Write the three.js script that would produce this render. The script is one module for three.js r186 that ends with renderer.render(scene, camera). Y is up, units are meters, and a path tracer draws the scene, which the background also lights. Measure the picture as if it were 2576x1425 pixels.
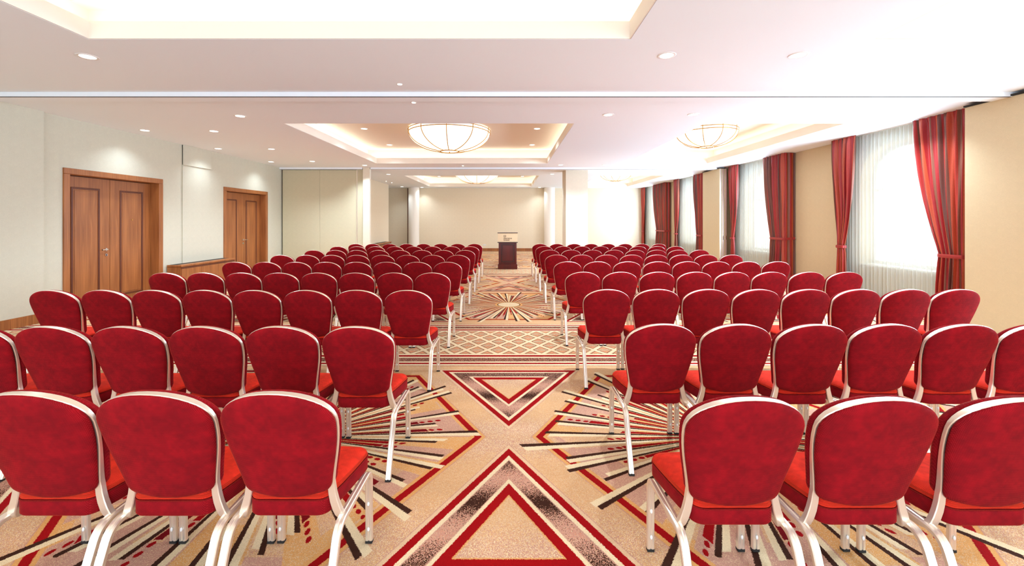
import * as THREE from 'three';
import { mergeGeometries, toCreasedNormals } from 'three/addons/utils/BufferGeometryUtils.js';
import { RoundedBoxGeometry } from 'three/addons/geometries/RoundedBoxGeometry.js';
import { TextGeometry } from 'three/addons/geometries/TextGeometry.js';
import { FontLoader } from 'three/addons/loaders/FontLoader.js';
import { RectAreaLightUniformsLib } from 'three/addons/lights/RectAreaLightUniformsLib.js';

// ---------------------------------------------------------------- camera, sky, daylight, exposure
const scene = new THREE.Scene();
RectAreaLightUniformsLib.init();
const FOCAL = 1050, IW = 2576, IH = 1425;
const camera = new THREE.PerspectiveCamera(2 * Math.atan(IH / 2 / FOCAL) * 180 / Math.PI, IW / IH, 0.05, 200);
camera.position.set(0, 1.6, 0);
camera.lookAt(0, 1.6, -10);
camera.setViewOffset(IW, IH, 8, 156.5, IW, IH);           // shift lens: the horizon sits above the middle of the frame
scene.add(camera);
scene.background = new THREE.Color(0.93, 0.97, 1);                // even overcast sky
scene.backgroundIntensity = 2.4;
const renderer = new THREE.WebGLRenderer({ antialias: true });
renderer.toneMapping = THREE.LinearToneMapping;
renderer.toneMappingExposure = 1.28;
renderer.shadowMap.enabled = true;

const DAY = 18, DAYCOL = new THREE.Color(0.69, 0.91, 1.16);                          // daylight in each window
const COVE = 11, COVECOL = new THREE.Color(1, 0.93, 0.82);                         // LED strips in the ceiling trays
const DOME = 3.2, DOMECOL = new THREE.Color(0.97, 0.95, 0.9);                       // light under the bowl lamps
const SPOT = 20, SPOTCOL = new THREE.Color(0.81, 0.97, 1.12);                        // recessed downlights

function rectLight(parent, color, intensity, w, h, pos, target) {
  const l = new THREE.RectAreaLight(color, intensity, w, h);
  parent.add(l); l.position.set(...pos); l.lookAt(...target); l.name = 'area_lamp';
  return l;
}
const WINDOWS = [3.3, 7.72, 11.96, 16.4, 20.3];             // distance of each window's middle from the camera
const XW = 7.27;                                            // window wall
for (const d of WINDOWS) rectLight(scene, DAYCOL, DAY, 1.3, 2.2, [XW - 0.2, 1.9, -d], [0, 1.9, -d]).name = 'window_daylight';
const REAR = [-5.2, -1.6, 2.0, 5.4];                       // unseen windows added behind the camera to brighten chair backs and ceiling
for (const x of REAR) rectLight(scene, DAYCOL, DAY * 0.37, 1.9, 2.2, [x, 1.75, 3.2 + 0.12], [x, 1.75, 0]).name = 'rear_fill_light';

// ---------------------------------------------------------------- helpers
let seed = 20240611;
const rnd = () => { seed = (seed * 1664525 + 1013904223) >>> 0; return seed / 4294967296; };
const rr = (a, b) => a + (b - a) * rnd();
const taken = {};
function numbered(n) { const k = taken[n] = (taken[n] ?? -1) + 1; return k ? `${n}_${String(k).padStart(3, '0')}` : n; }
function tag(o, label, category, group, kind) {
  o.userData = { ...o.userData, label, category };
  if (group) o.userData.group = group;
  if (kind) o.userData.kind = kind;
  return o;
}
function mesh(name, geo, mat, parent) { const m = new THREE.Mesh(geo, mat); m.name = name; parent.add(m); return m; }
function thing(name, label, category, [x, y, z] = [0, 0, 0], group) {
  const g = new THREE.Group(); g.name = numbered(name); g.position.set(x, y, z); scene.add(g);
  return tag(g, label, category, group);
}
function structure(name, label) {
  const g = new THREE.Group(); g.name = name; scene.add(g); g.userData = { kind: 'structure', label, category: name.split('_')[0] };
  return g;
}
// box between corners, uv in metres on every face
function bx(x0, x1, y0, y1, z0, z1) {
  const g = new THREE.BoxGeometry(x1 - x0, y1 - y0, z1 - z0);
  g.translate((x0 + x1) / 2, (y0 + y1) / 2, (z0 + z1) / 2);
  return metricUV(g);
}
function rbx(x0, x1, y0, y1, z0, z1, r = 0.01, s = 2) {
  const g = new RoundedBoxGeometry(x1 - x0, y1 - y0, z1 - z0, s, r);
  g.translate((x0 + x1) / 2, (y0 + y1) / 2, (z0 + z1) / 2);
  return metricUV(g);
}
function metricUV(g) {
  const p = g.attributes.position, n = g.attributes.normal, uv = new Float32Array(p.count * 2);
  for (let i = 0; i < p.count; i++) {
    const ax = Math.abs(n.getX(i)), ay = Math.abs(n.getY(i)), az = Math.abs(n.getZ(i));
    if (ax >= ay && ax >= az) { uv[2 * i] = p.getZ(i); uv[2 * i + 1] = p.getY(i); }
    else if (ay >= az) { uv[2 * i] = p.getX(i); uv[2 * i + 1] = p.getZ(i); }
    else { uv[2 * i] = p.getX(i); uv[2 * i + 1] = p.getY(i); }
  }
  g.setAttribute('uv', new THREE.BufferAttribute(uv, 2));
  return g;
}
function hash2(x, y) { let h = (x * 374761393 + y * 668265263) | 0; h = Math.imul(h ^ (h >>> 13), 1274126177); return ((h ^ (h >>> 16)) >>> 0) / 4294967296; }
function vnoise(x, y, px = 1e9, py = 1e9) {                 // smooth value noise, periodic
  const xi = Math.floor(x), yi = Math.floor(y), fx = x - xi, fy = y - yi, sx = fx * fx * (3 - 2 * fx), sy = fy * fy * (3 - 2 * fy);
  const m = (a, b) => ((a % b) + b) % b, h = (a, b) => hash2(m(a, px), m(b, py));
  return (h(xi, yi) * (1 - sx) + h(xi + 1, yi) * sx) * (1 - sy) + (h(xi, yi + 1) * (1 - sx) + h(xi + 1, yi + 1) * sx) * sy;
}
function texture(w, h, fn, { srgb = true, size = [1, 1] } = {}) {   // fn(i, j) -> [r, g, b] 0..255, j upwards; size: metres per repeat
  const a = new Uint8Array(w * h * 4), c = [0, 0, 0];
  for (let j = 0; j < h; j++) for (let i = 0; i < w; i++) {
    const o = fn(i, j, c) ?? c, k = (j * w + i) * 4;
    a[k] = o[0]; a[k + 1] = o[1]; a[k + 2] = o[2]; a[k + 3] = 255;
  }
  const t = new THREE.DataTexture(a, w, h, THREE.RGBAFormat);
  t.wrapS = t.wrapT = THREE.RepeatWrapping; t.magFilter = THREE.LinearFilter; t.minFilter = THREE.LinearMipmapLinearFilter; t.generateMipmaps = true;
  if (srgb) t.colorSpace = THREE.SRGBColorSpace;
  t.repeat.set(1 / size[0], 1 / size[1]); t.needsUpdate = true;
  return t;
}

// ---------------------------------------------------------------- materials
const std = (o) => new THREE.MeshStandardMaterial(o), phys = (o) => new THREE.MeshPhysicalMaterial(o);
const linen = texture(256, 256, (i, j, c) => {
  const a = 0.5 * hash2(i, j >> 3) + 0.5 * hash2(i >> 3, j + 777), b = vnoise(i / 32, j / 32, 8, 8), v = 238 + 18 * (a - 0.5) + 3 * (b - 0.5);
  c[0] = c[1] = c[2] = v;
}, { size: [0.3, 0.3] });
const linenBump = texture(256, 256, (i, j, c) => { c[0] = c[1] = c[2] = 128 + 110 * (0.5 * hash2(i, j >> 3) + 0.5 * hash2(i >> 3, j + 777) - 0.5); }, { srgb: false, size: [0.3, 0.3] });
const paper = (col) => std({ color: col, map: linen, bumpMap: linenBump, bumpScale: 0.0006, roughness: 0.85 });
const woodMap = texture(512, 512, (i, j, c) => {
  const g = vnoise(i / 5, j / 170, 102, 3), g2 = vnoise(i / 28 + 2 * vnoise(i / 60, j / 120, 8, 4), j / 256, 18, 2), f = hash2(i, j >> 4), k = 0.45 * g + 0.42 * g2 + 0.13 * f;
  c[0] = 128 + 62 * k; c[1] = 72 + 48 * k; c[2] = 34 + 30 * k;
}, { size: [0.5, 1.4] });
const M = {
  ceiling: std({ color: 0xf2f7fb, roughness: 0.95 }),
  fascia: std({ color: 0xf5ecdf, roughness: 0.9 }),
  trayTop: std({ color: 0xefe6d8, roughness: 0.9 }),
  wallLeft: paper(0xddd8c3), wallFar: paper(0xf8e6c8), wallRight: paper(0xe2cba2), wallPanel: paper(0xd9cfae), pillar: paper(0xf6ead2),
  columnPaint: std({ color: 0xf2e8da, roughness: 0.8 }),
  wood: std({ map: woodMap, roughness: 0.42 }),
  woodDark: std({ map: woodMap, color: 0xa08070, roughness: 0.45 }),
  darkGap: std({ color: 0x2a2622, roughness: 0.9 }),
  chrome: std({ color: 0xd8d4cc, metalness: 1, roughness: 0.22 }),
  brass: std({ color: 0xb98a4a, metalness: 0.9, roughness: 0.35 }),
  alu: std({ color: 0xf2e6d6, metalness: 0.75, roughness: 0.34 }),
  aluDark: std({ color: 0xa7a49c, metalness: 0.8, roughness: 0.45 }),
  rubber: std({ color: 0x1d1a18, roughness: 0.8 }),
  plastic: std({ color: 0xf0eeea, roughness: 0.4 }),
  glass: phys({ color: 0xffffff, transmission: 1, thickness: 0, roughness: 0.02, ior: 1.5 }),
  sheer: phys({ color: 0xeaeeea, transmission: 0.68, thickness: 0, roughness: 0.62, ior: 1.05, specularIntensity: 0.1, side: THREE.DoubleSide }),
  bowl: std({ color: 0xfff6e6, emissive: 0xfff0d4, emissiveIntensity: 1.0, roughness: 0.4 }),
  bulb: std({ color: 0xffffff, emissive: 0xfff3dc, emissiveIntensity: 5, roughness: 0.5 }),
  led: std({ color: 0xffffff, emissive: 0xffe6c0, emissiveIntensity: 2.5, roughness: 0.5 }),
  mahogany: std({ map: woodMap, color: 0x8c3029, roughness: 0.3 }),
  mahoganyDark: std({ color: 0x3a1512, roughness: 0.35 }),
  signCloth: std({ color: 0xe6cba4, roughness: 0.7 }),
  ink: std({ color: 0x3a2a26, roughness: 0.7 }),
  outside: std({ color: 0xe8e6e0, roughness: 0.9 }),
};
// red plush with a woven dot pattern
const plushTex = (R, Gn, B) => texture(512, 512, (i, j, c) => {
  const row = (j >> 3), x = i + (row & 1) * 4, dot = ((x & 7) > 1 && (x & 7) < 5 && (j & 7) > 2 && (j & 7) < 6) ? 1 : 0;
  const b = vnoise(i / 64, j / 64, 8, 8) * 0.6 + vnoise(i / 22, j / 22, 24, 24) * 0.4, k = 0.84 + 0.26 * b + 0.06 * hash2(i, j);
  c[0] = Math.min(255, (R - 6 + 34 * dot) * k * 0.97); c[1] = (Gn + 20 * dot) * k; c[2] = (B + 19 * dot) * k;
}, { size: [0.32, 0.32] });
const plush = plushTex(138, 6, 17), plushSeatLit = plushTex(216, 42, 24);  // seat-top copy of the plush: light from above painted in as brighter orange
const plushBump = texture(512, 512, (i, j, c) => {
  const row = (j >> 3), x = i + (row & 1) * 4, dot = ((x & 7) > 1 && (x & 7) < 5 && (j & 7) > 2 && (j & 7) < 6) ? 1 : 0;
  c[0] = c[1] = c[2] = 60 + 140 * dot + 50 * hash2(i, j);
}, { srgb: false, size: [0.32, 0.32] });
M.seatTopLit = phys({ map: plushSeatLit, bumpMap: plushBump, bumpScale: 0.0009, roughness: 0.9, sheen: 1, sheenColor: new THREE.Color(1, 0.2, 0.05), sheenRoughness: 0.35, specularIntensity: 0.3 });  // same plush as the band, with the lit tone in its map
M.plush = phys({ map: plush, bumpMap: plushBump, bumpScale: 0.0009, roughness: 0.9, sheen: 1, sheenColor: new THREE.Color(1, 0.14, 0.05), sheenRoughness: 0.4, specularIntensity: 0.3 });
// red and bronze striped drape cloth
const STR = [[0, 170, 24, 26], [0.12, 200, 74, 40], [0.24, 126, 68, 50], [0.38, 178, 36, 30], [0.5, 112, 58, 46], [0.62, 202, 84, 46], [0.7, 168, 22, 26], [0.8, 140, 78, 56], [0.92, 190, 52, 36]];
const drapeMap = texture(512, 256, (i, j, c) => {
  const u = i / 512; let s = STR[0];
  for (const t of STR) if (u >= t[0]) s = t;
  const f = 0.74 + 0.2 * hash2(i, j >> 2) + 0.08 * hash2(i >> 1, j);
  c[0] = Math.min(255, s[1] * f); c[1] = s[2] * f; c[2] = s[3] * f;
}, { size: [0.62, 0.3] });
M.drape = phys({ map: drapeMap, roughness: 0.5, sheen: 0.35, sheenColor: new THREE.Color(1, 0.4, 0.2), sheenRoughness: 0.35, side: THREE.DoubleSide });
M.tie = phys({ color: 0x96201f, roughness: 0.5, sheen: 0.4, sheenColor: new THREE.Color(1, 0.3, 0.16) });

// ---------------------------------------------------------------- carpet
const C = { tan: [222, 172, 122], beige: [229, 192, 152], cream: [240, 216, 174], orange: [226, 166, 100], red: [160, 6, 12], dred: [122, 10, 18], brown: [66, 36, 24], mauve: [204, 152, 130], pink: [218, 146, 116], rust: [164, 92, 62] };
const PX = 3.16, ROW = 2.84, BAND = 2.04, KS = 0.59, KN = Math.hypot(1, KS);
const gauss = (x, m, s) => Math.exp(-(((x - m) / s) ** 2));
const NS = 44, sect = [];
for (let i = 0; i < NS; i++) sect.push({ off: rr(0, 0.16), flip: rnd() < 0.5, lc: rr(-0.3, 0.2), ld: rr(-0.06, 0.06), lr: rr(-0.62, -0.2), dots: rnd() < 0.65 ? 2 + (rnd() * 2 | 0) : 0, dark: rnd() < 0.4, patch: [rr(0.5, 0.9), rr(0.9, 1.2)], pc: rnd() < 0.5 });
const hexE = (u, w) => Math.min((1.38 - KS * Math.abs(w) - Math.abs(u)) / KN, 1.23 - Math.abs(w));
function fieldColor(u, w, h1, h2, h3) {                     // u across (0 at a medallion), w along, h: random values of this tuft
  const au = Math.abs(u), aw = Math.abs(w);
  // triangles that point at the row's middle line, halfway between medallions
  const t = Math.abs(au - PX / 2), e = Math.min(((aw - 0.1) * KS - t) / KN, 1.4 - aw);
  if (e > 0) {
    if (e < 0.005) return C.mauve;
    if (e < 0.03) return C.beige;
    if (e < 0.074) return C.red;
    if (e < 0.1) return C.cream;
    if (e < 0.106) return C.mauve;
    if (e < 0.2) {
      const p = 0.75 * gauss(aw, 0.33, 0.09) + 0.98 * gauss(aw, 0.72, 0.11) + Math.min(0.68, Math.max(0, (aw - 0.98) / 0.25));
      return h1 < p ? C.brown : h2 < 0.1 ? C.beige : h2 < 0.25 ? C.pink : C.mauve;
    }
    if (e < 0.205) return C.mauve;
    if (e < 0.228) return C.cream;
    if (e < 0.281) return C.red;
    if (e < 0.289) return C.orange;
    const p = Math.min(1, Math.max(0, (aw - 0.85) / 0.25));
    return h1 < p * 0.8 ? (h2 < 0.3 ? C.cream : C.mauve) : h2 < 0.4 ? C.beige : C.tan;
  }
  // sunburst medallion
  const r = Math.hypot(u, w), he = hexE(u, w);
  if (r < 0.205) return h1 < 0.3 ? C.beige : C.cream;
  if (r < 0.222) return C.brown;
  if (r < 0.262) return C.orange;
  if (he > -0.16) {
    const th = Math.atan2(w, u), q = ((th / (2 * Math.PI) + 1) % 1) * NS, k = Math.floor(q), f = q - k, s = sect[k];
    const cs = Math.abs(u) / r, sn = Math.abs(w) / r, R = Math.min(1.38 / (cs + KS * sn), 1.23 / Math.max(sn, 1e-6));
    const g = s.flip ? 1 - f : f, o = s.off;
    if (g > o && g < o + 0.24 && r < R + s.lc) return C.cream;
    if (g > o + 0.24 && g < o + 0.42 && r < R + s.lc + s.ld) return C.brown;
    if (he > 0.07) {
      if (g > o + 0.48 && g < o + 0.78) {
        const L = R + s.lr;
        if (r < L) return s.dark ? C.dred : C.red;
        if (s.dots) { const n = Math.floor((r - L) / 0.062), m = (r - L) - (n + 0.5) * 0.062, a = (g - o - 0.63) / NS * 2 * Math.PI * r; if (n < s.dots && m * m / 2.2 + a * a < 0.0002) return C.red; }
      }
      if (r < 0.62) return g > o + 0.78 || h1 < 0.3 ? C.orange : C.tan;
      if (r > R * s.patch[0] && r < R * s.patch[1]) return s.pc ? (h1 < 0.15 ? C.beige : C.mauve) : (h1 < 0.2 ? C.beige : C.orange);
      const p = Math.max(0, 1 - he / 0.5);
      return h1 < 0.6 * p ? (h2 < 0.45 ? C.beige : C.mauve) : h2 < 0.25 ? C.beige : C.tan;
    }
    if (he > 0.045) return C.orange;
    if (he > 0) return C.red;
    if (he > -0.025) return C.orange;
    if (he > -0.031) return C.mauve;
  }
  const p = 0.75 * gauss(aw, 0.1, 0.17) + 0.5 * gauss(aw, 0.98, 0.2);
  return h1 < p ? (h2 < 0.35 ? C.cream : C.mauve) : h3 < 0.25 ? C.beige : C.tan;
}
const LX = PX / 12, LH = 0.179;
function bandColor(u, w, h1, h2) {
  const a = Math.abs(w);
  if (a > 0.935) return h1 < 0.25 ? C.beige : C.tan;
  if (a > 0.919) return C.rust;
  if (a > 0.871) return C.cream;
  if (a > 0.827) return C.red;
  if (a > 0.784) return C.cream;
  if (a > 0.662) return h1 < 0.45 ? C.brown : h2 < 0.5 ? C.rust : C.mauve;
  if (a > 0.618) return C.cream;
  if (a > 0.56) return C.red;
  if (a > 0.512) return C.cream;
  // three families of bars: level and two slants
  const sl = (LX / 2) / LH, kn = Math.hypot(1, sl), m = (x, p) => x - p * Math.round(x / p);
  const d0 = m(w, LH), d1 = m(u - w * sl, LX) / kn, d2 = m(u + w * sl, LX) / kn, dm = Math.min(Math.abs(d1), Math.abs(d2));
  const ah = Math.abs(d0);
  if (dm < 0.03) return dm < 0.016 ? C.cream : h2 < 0.5 ? C.beige : C.tan;
  if (dm < 0.037) return C.brown;
  if (ah < 0.008) return C.rust;
  if (ah < 0.024) return C.cream;
  if (ah < 0.032) return C.brown;
  return h1 < 0.3 ? C.orange : C.pink;
}
function carpetTexture(w, h, sx, sy, fn) {
  return texture(w, h, (i, j, c) => {
    const ti = i >> 1, tj = j >> 1, a = hash2(ti, tj), b = hash2(ti + 5003, tj), d = hash2(ti, tj + 9001);
    const u = ((i + 0.5) / w - 0.5) * sx + (hash2(ti + 31, tj + 17) - 0.5) * 0.005, v = ((j + 0.5) / h - 0.5) * sy + (hash2(ti + 77, tj + 3) - 0.5) * 0.005;
    const o = fn(u, v, a, b, d), k = 0.84 + 0.16 * hash2(i, j + 40009) + 0.05 * (vnoise(i / 90, j / 90, Math.round(w / 90), Math.round(h / 90)) - 0.5);
    c[0] = Math.min(255, o[0] * k); c[1] = Math.min(255, o[1] * k); c[2] = Math.min(255, o[2] * k);
  });
}
const fieldTex = carpetTexture(2048, 1840, PX, ROW, fieldColor);
const bandTex = carpetTexture(1536, 992, PX, BAND, bandColor);
const pile = texture(256, 256, (i, j, c) => { c[0] = c[1] = c[2] = 60 + 150 * hash2(i, j) + 40 * vnoise(i / 6, j / 6, 42, 42); }, { srgb: false });
M.field = phys({ specularIntensity: 0.2, map: fieldTex, bumpMap: pile, bumpScale: 0.002, roughness: 0.95 });
M.band = phys({ specularIntensity: 0.2, map: bandTex, bumpMap: pile, bumpScale: 0.002, roughness: 0.95 });
pile.repeat.set(5, 5);

// ---------------------------------------------------------------- room shell
const H = 3.33, XL = -7.42, DFAR = 22.1, DB = -3.2;          // ceiling, left wall, far wall, wall behind the camera
const floor = structure('floor', 'patterned carpet with sunburst medallions and lattice borders');
mesh('floor_slab', bx(XL - 0.3, XW + 0.4, -0.2, -0.004, -DFAR - 0.2, -DB + 0.2), std({ color: 0x8a7f74, roughness: 0.9 }), floor);
function strip(name, mat, d0, depth, shift, x0 = XL - 0.25, x1 = XW + 0.1) {
  const g = new THREE.PlaneGeometry(x1 - x0, depth, 1, 1); g.rotateX(-Math.PI / 2); g.translate((x0 + x1) / 2, 0, -(d0 + depth / 2));
  const lo = Math.max(d0, DB), hi = Math.min(d0 + depth, DFAR), p = g.attributes.position, uv = g.attributes.uv;
  for (let i = 0; i < p.count; i++) {
    const d = Math.min(hi, Math.max(lo, -p.getZ(i))); p.setZ(i, -d);
    uv.setXY(i, p.getX(i) / PX + 0.5 + shift, (d - d0) / depth);
  }
  mesh(name, g, mat, floor);
}
for (let k = -1; k <= 2; k++) {
  const c = 5.53 + 7.72 * k;
  if (c - BAND / 2 < DFAR && c + BAND / 2 > DB) strip('carpet_border', M.band, c - BAND / 2, BAND, 0);
  if (c + BAND / 2 < DFAR) strip('carpet_medallion_row', M.field, c + BAND / 2, ROW, 0);
  if (c + BAND / 2 + ROW < DFAR) strip('carpet_medallion_row', M.field, c + BAND / 2 + ROW, ROW, 0.5);
}
// ceiling slab with six tray openings; the slab's edge is the tray's lip
const ceiling = structure('ceiling', 'white plaster ceiling with six recessed trays');
const TX = [[-4.0, 1.16], [3.48, 6.0]], TD = [[-1.2, 3.975], [7.41, 12.6], [15.93, 21.1]];
{
  const s = new THREE.Shape([[XL - 0.3, DB - 0.2], [XW + 0.4, DB - 0.2], [XW + 0.4, DFAR + 0.2], [XL - 0.3, DFAR + 0.2]].map((p) => new THREE.Vector2(...p)));
  for (const [a, b] of TX) for (const [c, d] of TD) s.holes.push(new THREE.Path([[a, c], [a, d], [b, d], [b, c]].map((p) => new THREE.Vector2(...p))));
  const g = new THREE.ExtrudeGeometry(s, { depth: 0.155, bevelEnabled: false });
  g.rotateX(-Math.PI / 2); g.translate(0, H, 0);
  mesh('ceiling_slab', g, M.ceiling, ceiling);
}
const CV = 0.36, TOP = 3.79, LIP = H + 0.155;
for (const [a, b] of TX) for (const [c, d] of TD) {
  const x0 = a - CV, x1 = b + CV, z0 = -d - CV, z1 = -c + CV;
  mesh('tray_ceiling', bx(x0 - 0.1, x1 + 0.1, TOP, TOP + 0.1, z0 - 0.1, z1 + 0.1), M.trayTop, ceiling);
  for (const q of [[x0 - 0.1, x0, z0, z1], [x1, x1 + 0.1, z0, z1], [x0 - 0.1, x1 + 0.1, z0 - 0.1, z0], [x0 - 0.1, x1 + 0.1, z1, z1 + 0.1]]) mesh('tray_side', bx(q[0], q[1], LIP, TOP, q[2], q[3]), M.trayTop, ceiling);
  // lip trim
  for (const q of [[a - 0.012, a, -d, -c], [b, b + 0.012, -d, -c], [a, b, -d - 0.012, -d], [a, b, -c, -c + 0.012]]) { const m = mesh('tray_lip', bx(q[0], q[1], H + 0.002, LIP + 0.012, q[2], q[3]), M.fascia, ceiling); m.position.set(q[0] === a - 0.012 ? 0.014 : q[0] === b ? -0.014 : 0, 0, q[2] === -d - 0.012 ? 0.014 : q[2] === -c ? -0.014 : 0); }
}
// partition tracks across the ceiling
for (const [d, a, b] of [[5.6, XL, XW - 0.3], [13.5, XL, -4.74], [13.5, -4.48, XW - 0.3]]) {
  const t = mesh('partition_track', bx(a, b, H - 0.06, H + 0.01, -d - 0.24, -d), M.ceiling, ceiling);
  mesh('track_slot', bx(a, b, H - 0.0625, H - 0.05, -d - 0.03, -d - 0.006), M.darkGap, t);
}
function wallWithHoles(name, label, mat, pts, holes, place, depth = 0.3) {
  const s = new THREE.Shape(pts.map((p) => new THREE.Vector2(...p)));
  for (const h of holes) s.holes.push(h);
  const g = new THREE.ExtrudeGeometry(s, { depth, bevelEnabled: false, curveSegments: 24 });
  place(g); g.computeVertexNormals(); metricUV(g);
  const w = mesh(name, g, mat, scene); w.userData = { kind: 'structure', label, category: 'wall' };
  return w;
}
const rect = (a, b, c, d) => new THREE.Path([[a, c], [a, d], [b, d], [b, c]].map((p) => new THREE.Vector2(...p)));
const DOORS = [[6.94, 8.93], [10.85, 12.81]];
const LD = 0.1;                                              // casing width
const wl = wallWithHoles('wall_left', 'pale papered left wall with two wooden double doors', M.wallLeft, [[DB, 0], [DFAR, 0], [DFAR, H], [DB, H]],
  DOORS.map(([a, b]) => rect(a + LD * 0.6, b - LD * 0.6, 0.001, 2.44)), (g) => { g.rotateY(Math.PI / 2); g.translate(XL - 0.3, 0, 0); });
mesh('wall_panel', bx(XL, XL + 0.07, 0, H, -6.6, -DB), M.wallLeft, wl);
mesh('pilaster', bx(XL, XL + 0.022, 0, H, -10.35, -9.47), M.wallLeft, wl);
mesh('bulkhead_box', rbx(XL + 0.001, XL + 0.048, 2.87, H, -10.35, -9.47, 0.006), M.wallLeft, wl);
// far wall and the wall behind the camera
const wf = mesh('wall_back', bx(XL - 0.2, XW + 0.3, 0, H, -DFAR - 0.25, -DFAR), M.wallFar, scene); wf.userData = { kind: 'structure', label: 'warm beige papered far wall behind the lectern', category: 'wall' };
wallWithHoles('wall_front', 'beige wall behind the viewer with added fill-light windows', M.wallFar, [[XL - 0.2, 0], [XW + 0.3, 0], [XW + 0.3, H], [XL - 0.2, H]], REAR.map((x) => rect(x - 1, x + 1, 0.6, 2.9)), (g) => { g.translate(0, 0, -DB); }, 0.25);
REAR.forEach((x, i) => {  // frame, mullion and glass of the added fill windows
  const w = structure(`window_${i + 6}`, `added unseen fill-light window behind the viewer, number ${['one', 'two', 'three', 'four'][i]} from the left wall`);
  mesh('window_frame', frameGeo(2, 2.3, 0.06, 0.05, 0.004).translate(x, 1.75, -DB + 0.15), M.plastic, w);
  mesh('mullion', bx(x - 0.03, x + 0.03, 0.65, 2.85, -DB + 0.155, -DB + 0.195), M.plastic, w);
  mesh('pane', new THREE.PlaneGeometry(1.9, 2.2).translate(x, 1.75, -DB + 0.175), M.glass, w);
});
mesh('trim_strip', bx(-5.36, -5.28, 0.15, H, -DFAR, -DFAR + 0.03), M.woodDark, wf);
for (const [x, dx] of [[-1.33, 0], [-1.25, 0]]) { const o = mesh('socket', rbx(x - 0.038, x + 0.038, 0.28, 0.36, -DFAR, -DFAR + 0.012, 0.004), M.plastic, wf); mesh('socket_well', new THREE.CylinderGeometry(0.02, 0.02, 0.003, 14).rotateX(Math.PI / 2).translate(x, 0.32, -DFAR + 0.0135), M.aluDark, o); }
// right wall with arched windows
const WH = 0.9, SILL = 0.73, SPR = 2.42, APEX = 3.1;
function archPath(d, hw = WH, sill = SILL, spr = SPR, apex = APEX, P = THREE.Path) {
  const pts = [new THREE.Vector2(d - hw, sill), new THREE.Vector2(d - hw, spr)];
  for (let i = 1; i < 16; i++) { const t = Math.PI * (1 - i / 16); pts.push(new THREE.Vector2(d + hw * Math.sign(Math.cos(t)) * Math.abs(Math.cos(t)) ** 0.8, spr + (apex - spr) * Math.sin(t) ** 0.8)); }
  pts.push(new THREE.Vector2(d + hw, spr), new THREE.Vector2(d + hw, sill));
  return new P(pts);
}
wallWithHoles('wall_right', 'beige papered window wall on the right', M.wallRight, [[DB, 0], [DFAR, 0], [DFAR, H], [DB, H]], WINDOWS.map((d) => archPath(d)), (g) => { g.rotateY(Math.PI / 2); g.translate(XW, 0, 0); }, 0.38);
WINDOWS.forEach((d, i) => {
  const w = structure(`window_${i + 1}`, ['arched window beside the camera, hidden from view', 'arched window behind the nearest sheer', 'arched window behind the second sheer', 'arched window behind the third sheer', 'arched window behind the farthest sheer'][i]);
  const fr = archPath(d, WH, SILL, SPR, APEX, THREE.Shape); fr.holes.push(archPath(d, WH - 0.06, SILL + 0.06, SPR, APEX - 0.06));
  const g = new THREE.ExtrudeGeometry(fr, { depth: 0.06, bevelEnabled: false }); g.rotateY(Math.PI / 2); g.translate(XW + 0.26, 0, 0);
  mesh('window_frame', g, M.plastic, w);
  mesh('mullion', bx(XW + 0.265, XW + 0.315, SILL + 0.05, APEX - 0.05, -d - 0.035, -d + 0.035), M.plastic, w);
  mesh('transom', bx(XW + 0.266, XW + 0.314, 2.2, 2.26, -d - WH + 0.05, -d + WH - 0.05), M.plastic, w);
  const pg = new THREE.ShapeGeometry(archPath(d, WH - 0.05, SILL + 0.05, SPR, APEX - 0.05, THREE.Shape)); pg.rotateY(Math.PI / 2); pg.translate(XW + 0.29, 0, 0);
  mesh('pane', pg, M.glass, w);
  mesh('window_sill', rbx(XW - 0.06, XW + 0.26, SILL - 0.03, SILL + 0.002, -d - WH - 0.05, -d + WH + 0.05, 0.008), M.plastic, w);
});
// far left side: return wall, recess, piers
const ws = mesh('wall_side', bx(-5.96, -5.76, 0, H, -19.75, -13.9), M.wallFar, scene); ws.userData = { kind: 'structure', label: 'beige side wall beyond the folded partition', category: 'wall' };
const wr = mesh('wall_return', bx(XL, -5.76, 0, H, -20.0, -19.75), M.wallFar, scene); wr.userData = { kind: 'structure', label: 'short return wall at the end of the side wall', category: 'wall' };
const pier = mesh('wall_pier', bx(-4.72, -4.5, 0, H - 0.001, -13.62, -13.5), M.pillar, scene); pier.userData = { kind: 'structure', label: 'pale pier at the end of the folded partition', category: 'wall' };
mesh('pier_side', bx(-4.93, -4.72, 0, H - 0.001, -13.7, -13.6), M.wallPanel, pier);
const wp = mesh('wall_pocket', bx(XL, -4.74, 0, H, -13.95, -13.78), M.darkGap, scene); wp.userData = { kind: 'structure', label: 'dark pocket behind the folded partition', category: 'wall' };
const pil = thing('square_pillar', 'square cream pillar standing among the right-hand rows of chairs', 'pillar', [2.265, 0, -14.35]);
pil.userData.kind = 'structure';
mesh('shaft', bx(-0.365, 0.365, 0, H - 0.001, -0.45, 0.45), M.pillar, pil);
mesh('baseboard', bx(-0.378, 0.378, 0, 0.15, -0.463, 0.463), M.wood, pil);
for (const [x, label] of [[-4.95, 'round white column left of the lectern against the far wall'], [2.12, 'round white column right of the lectern against the far wall']]) {
  const c = thing('round_column', label, 'column', [x, 0, -21.75]); c.userData.kind = 'structure';
  mesh('shaft', new THREE.CylinderGeometry(0.28, 0.28, H - 0.001, 40).translate(0, H / 2, 0), M.columnPaint, c);
  mesh('baseboard', new THREE.CylinderGeometry(0.29, 0.29, 0.15, 40).translate(0, 0.075, 0), M.wood, c);
}
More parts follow.
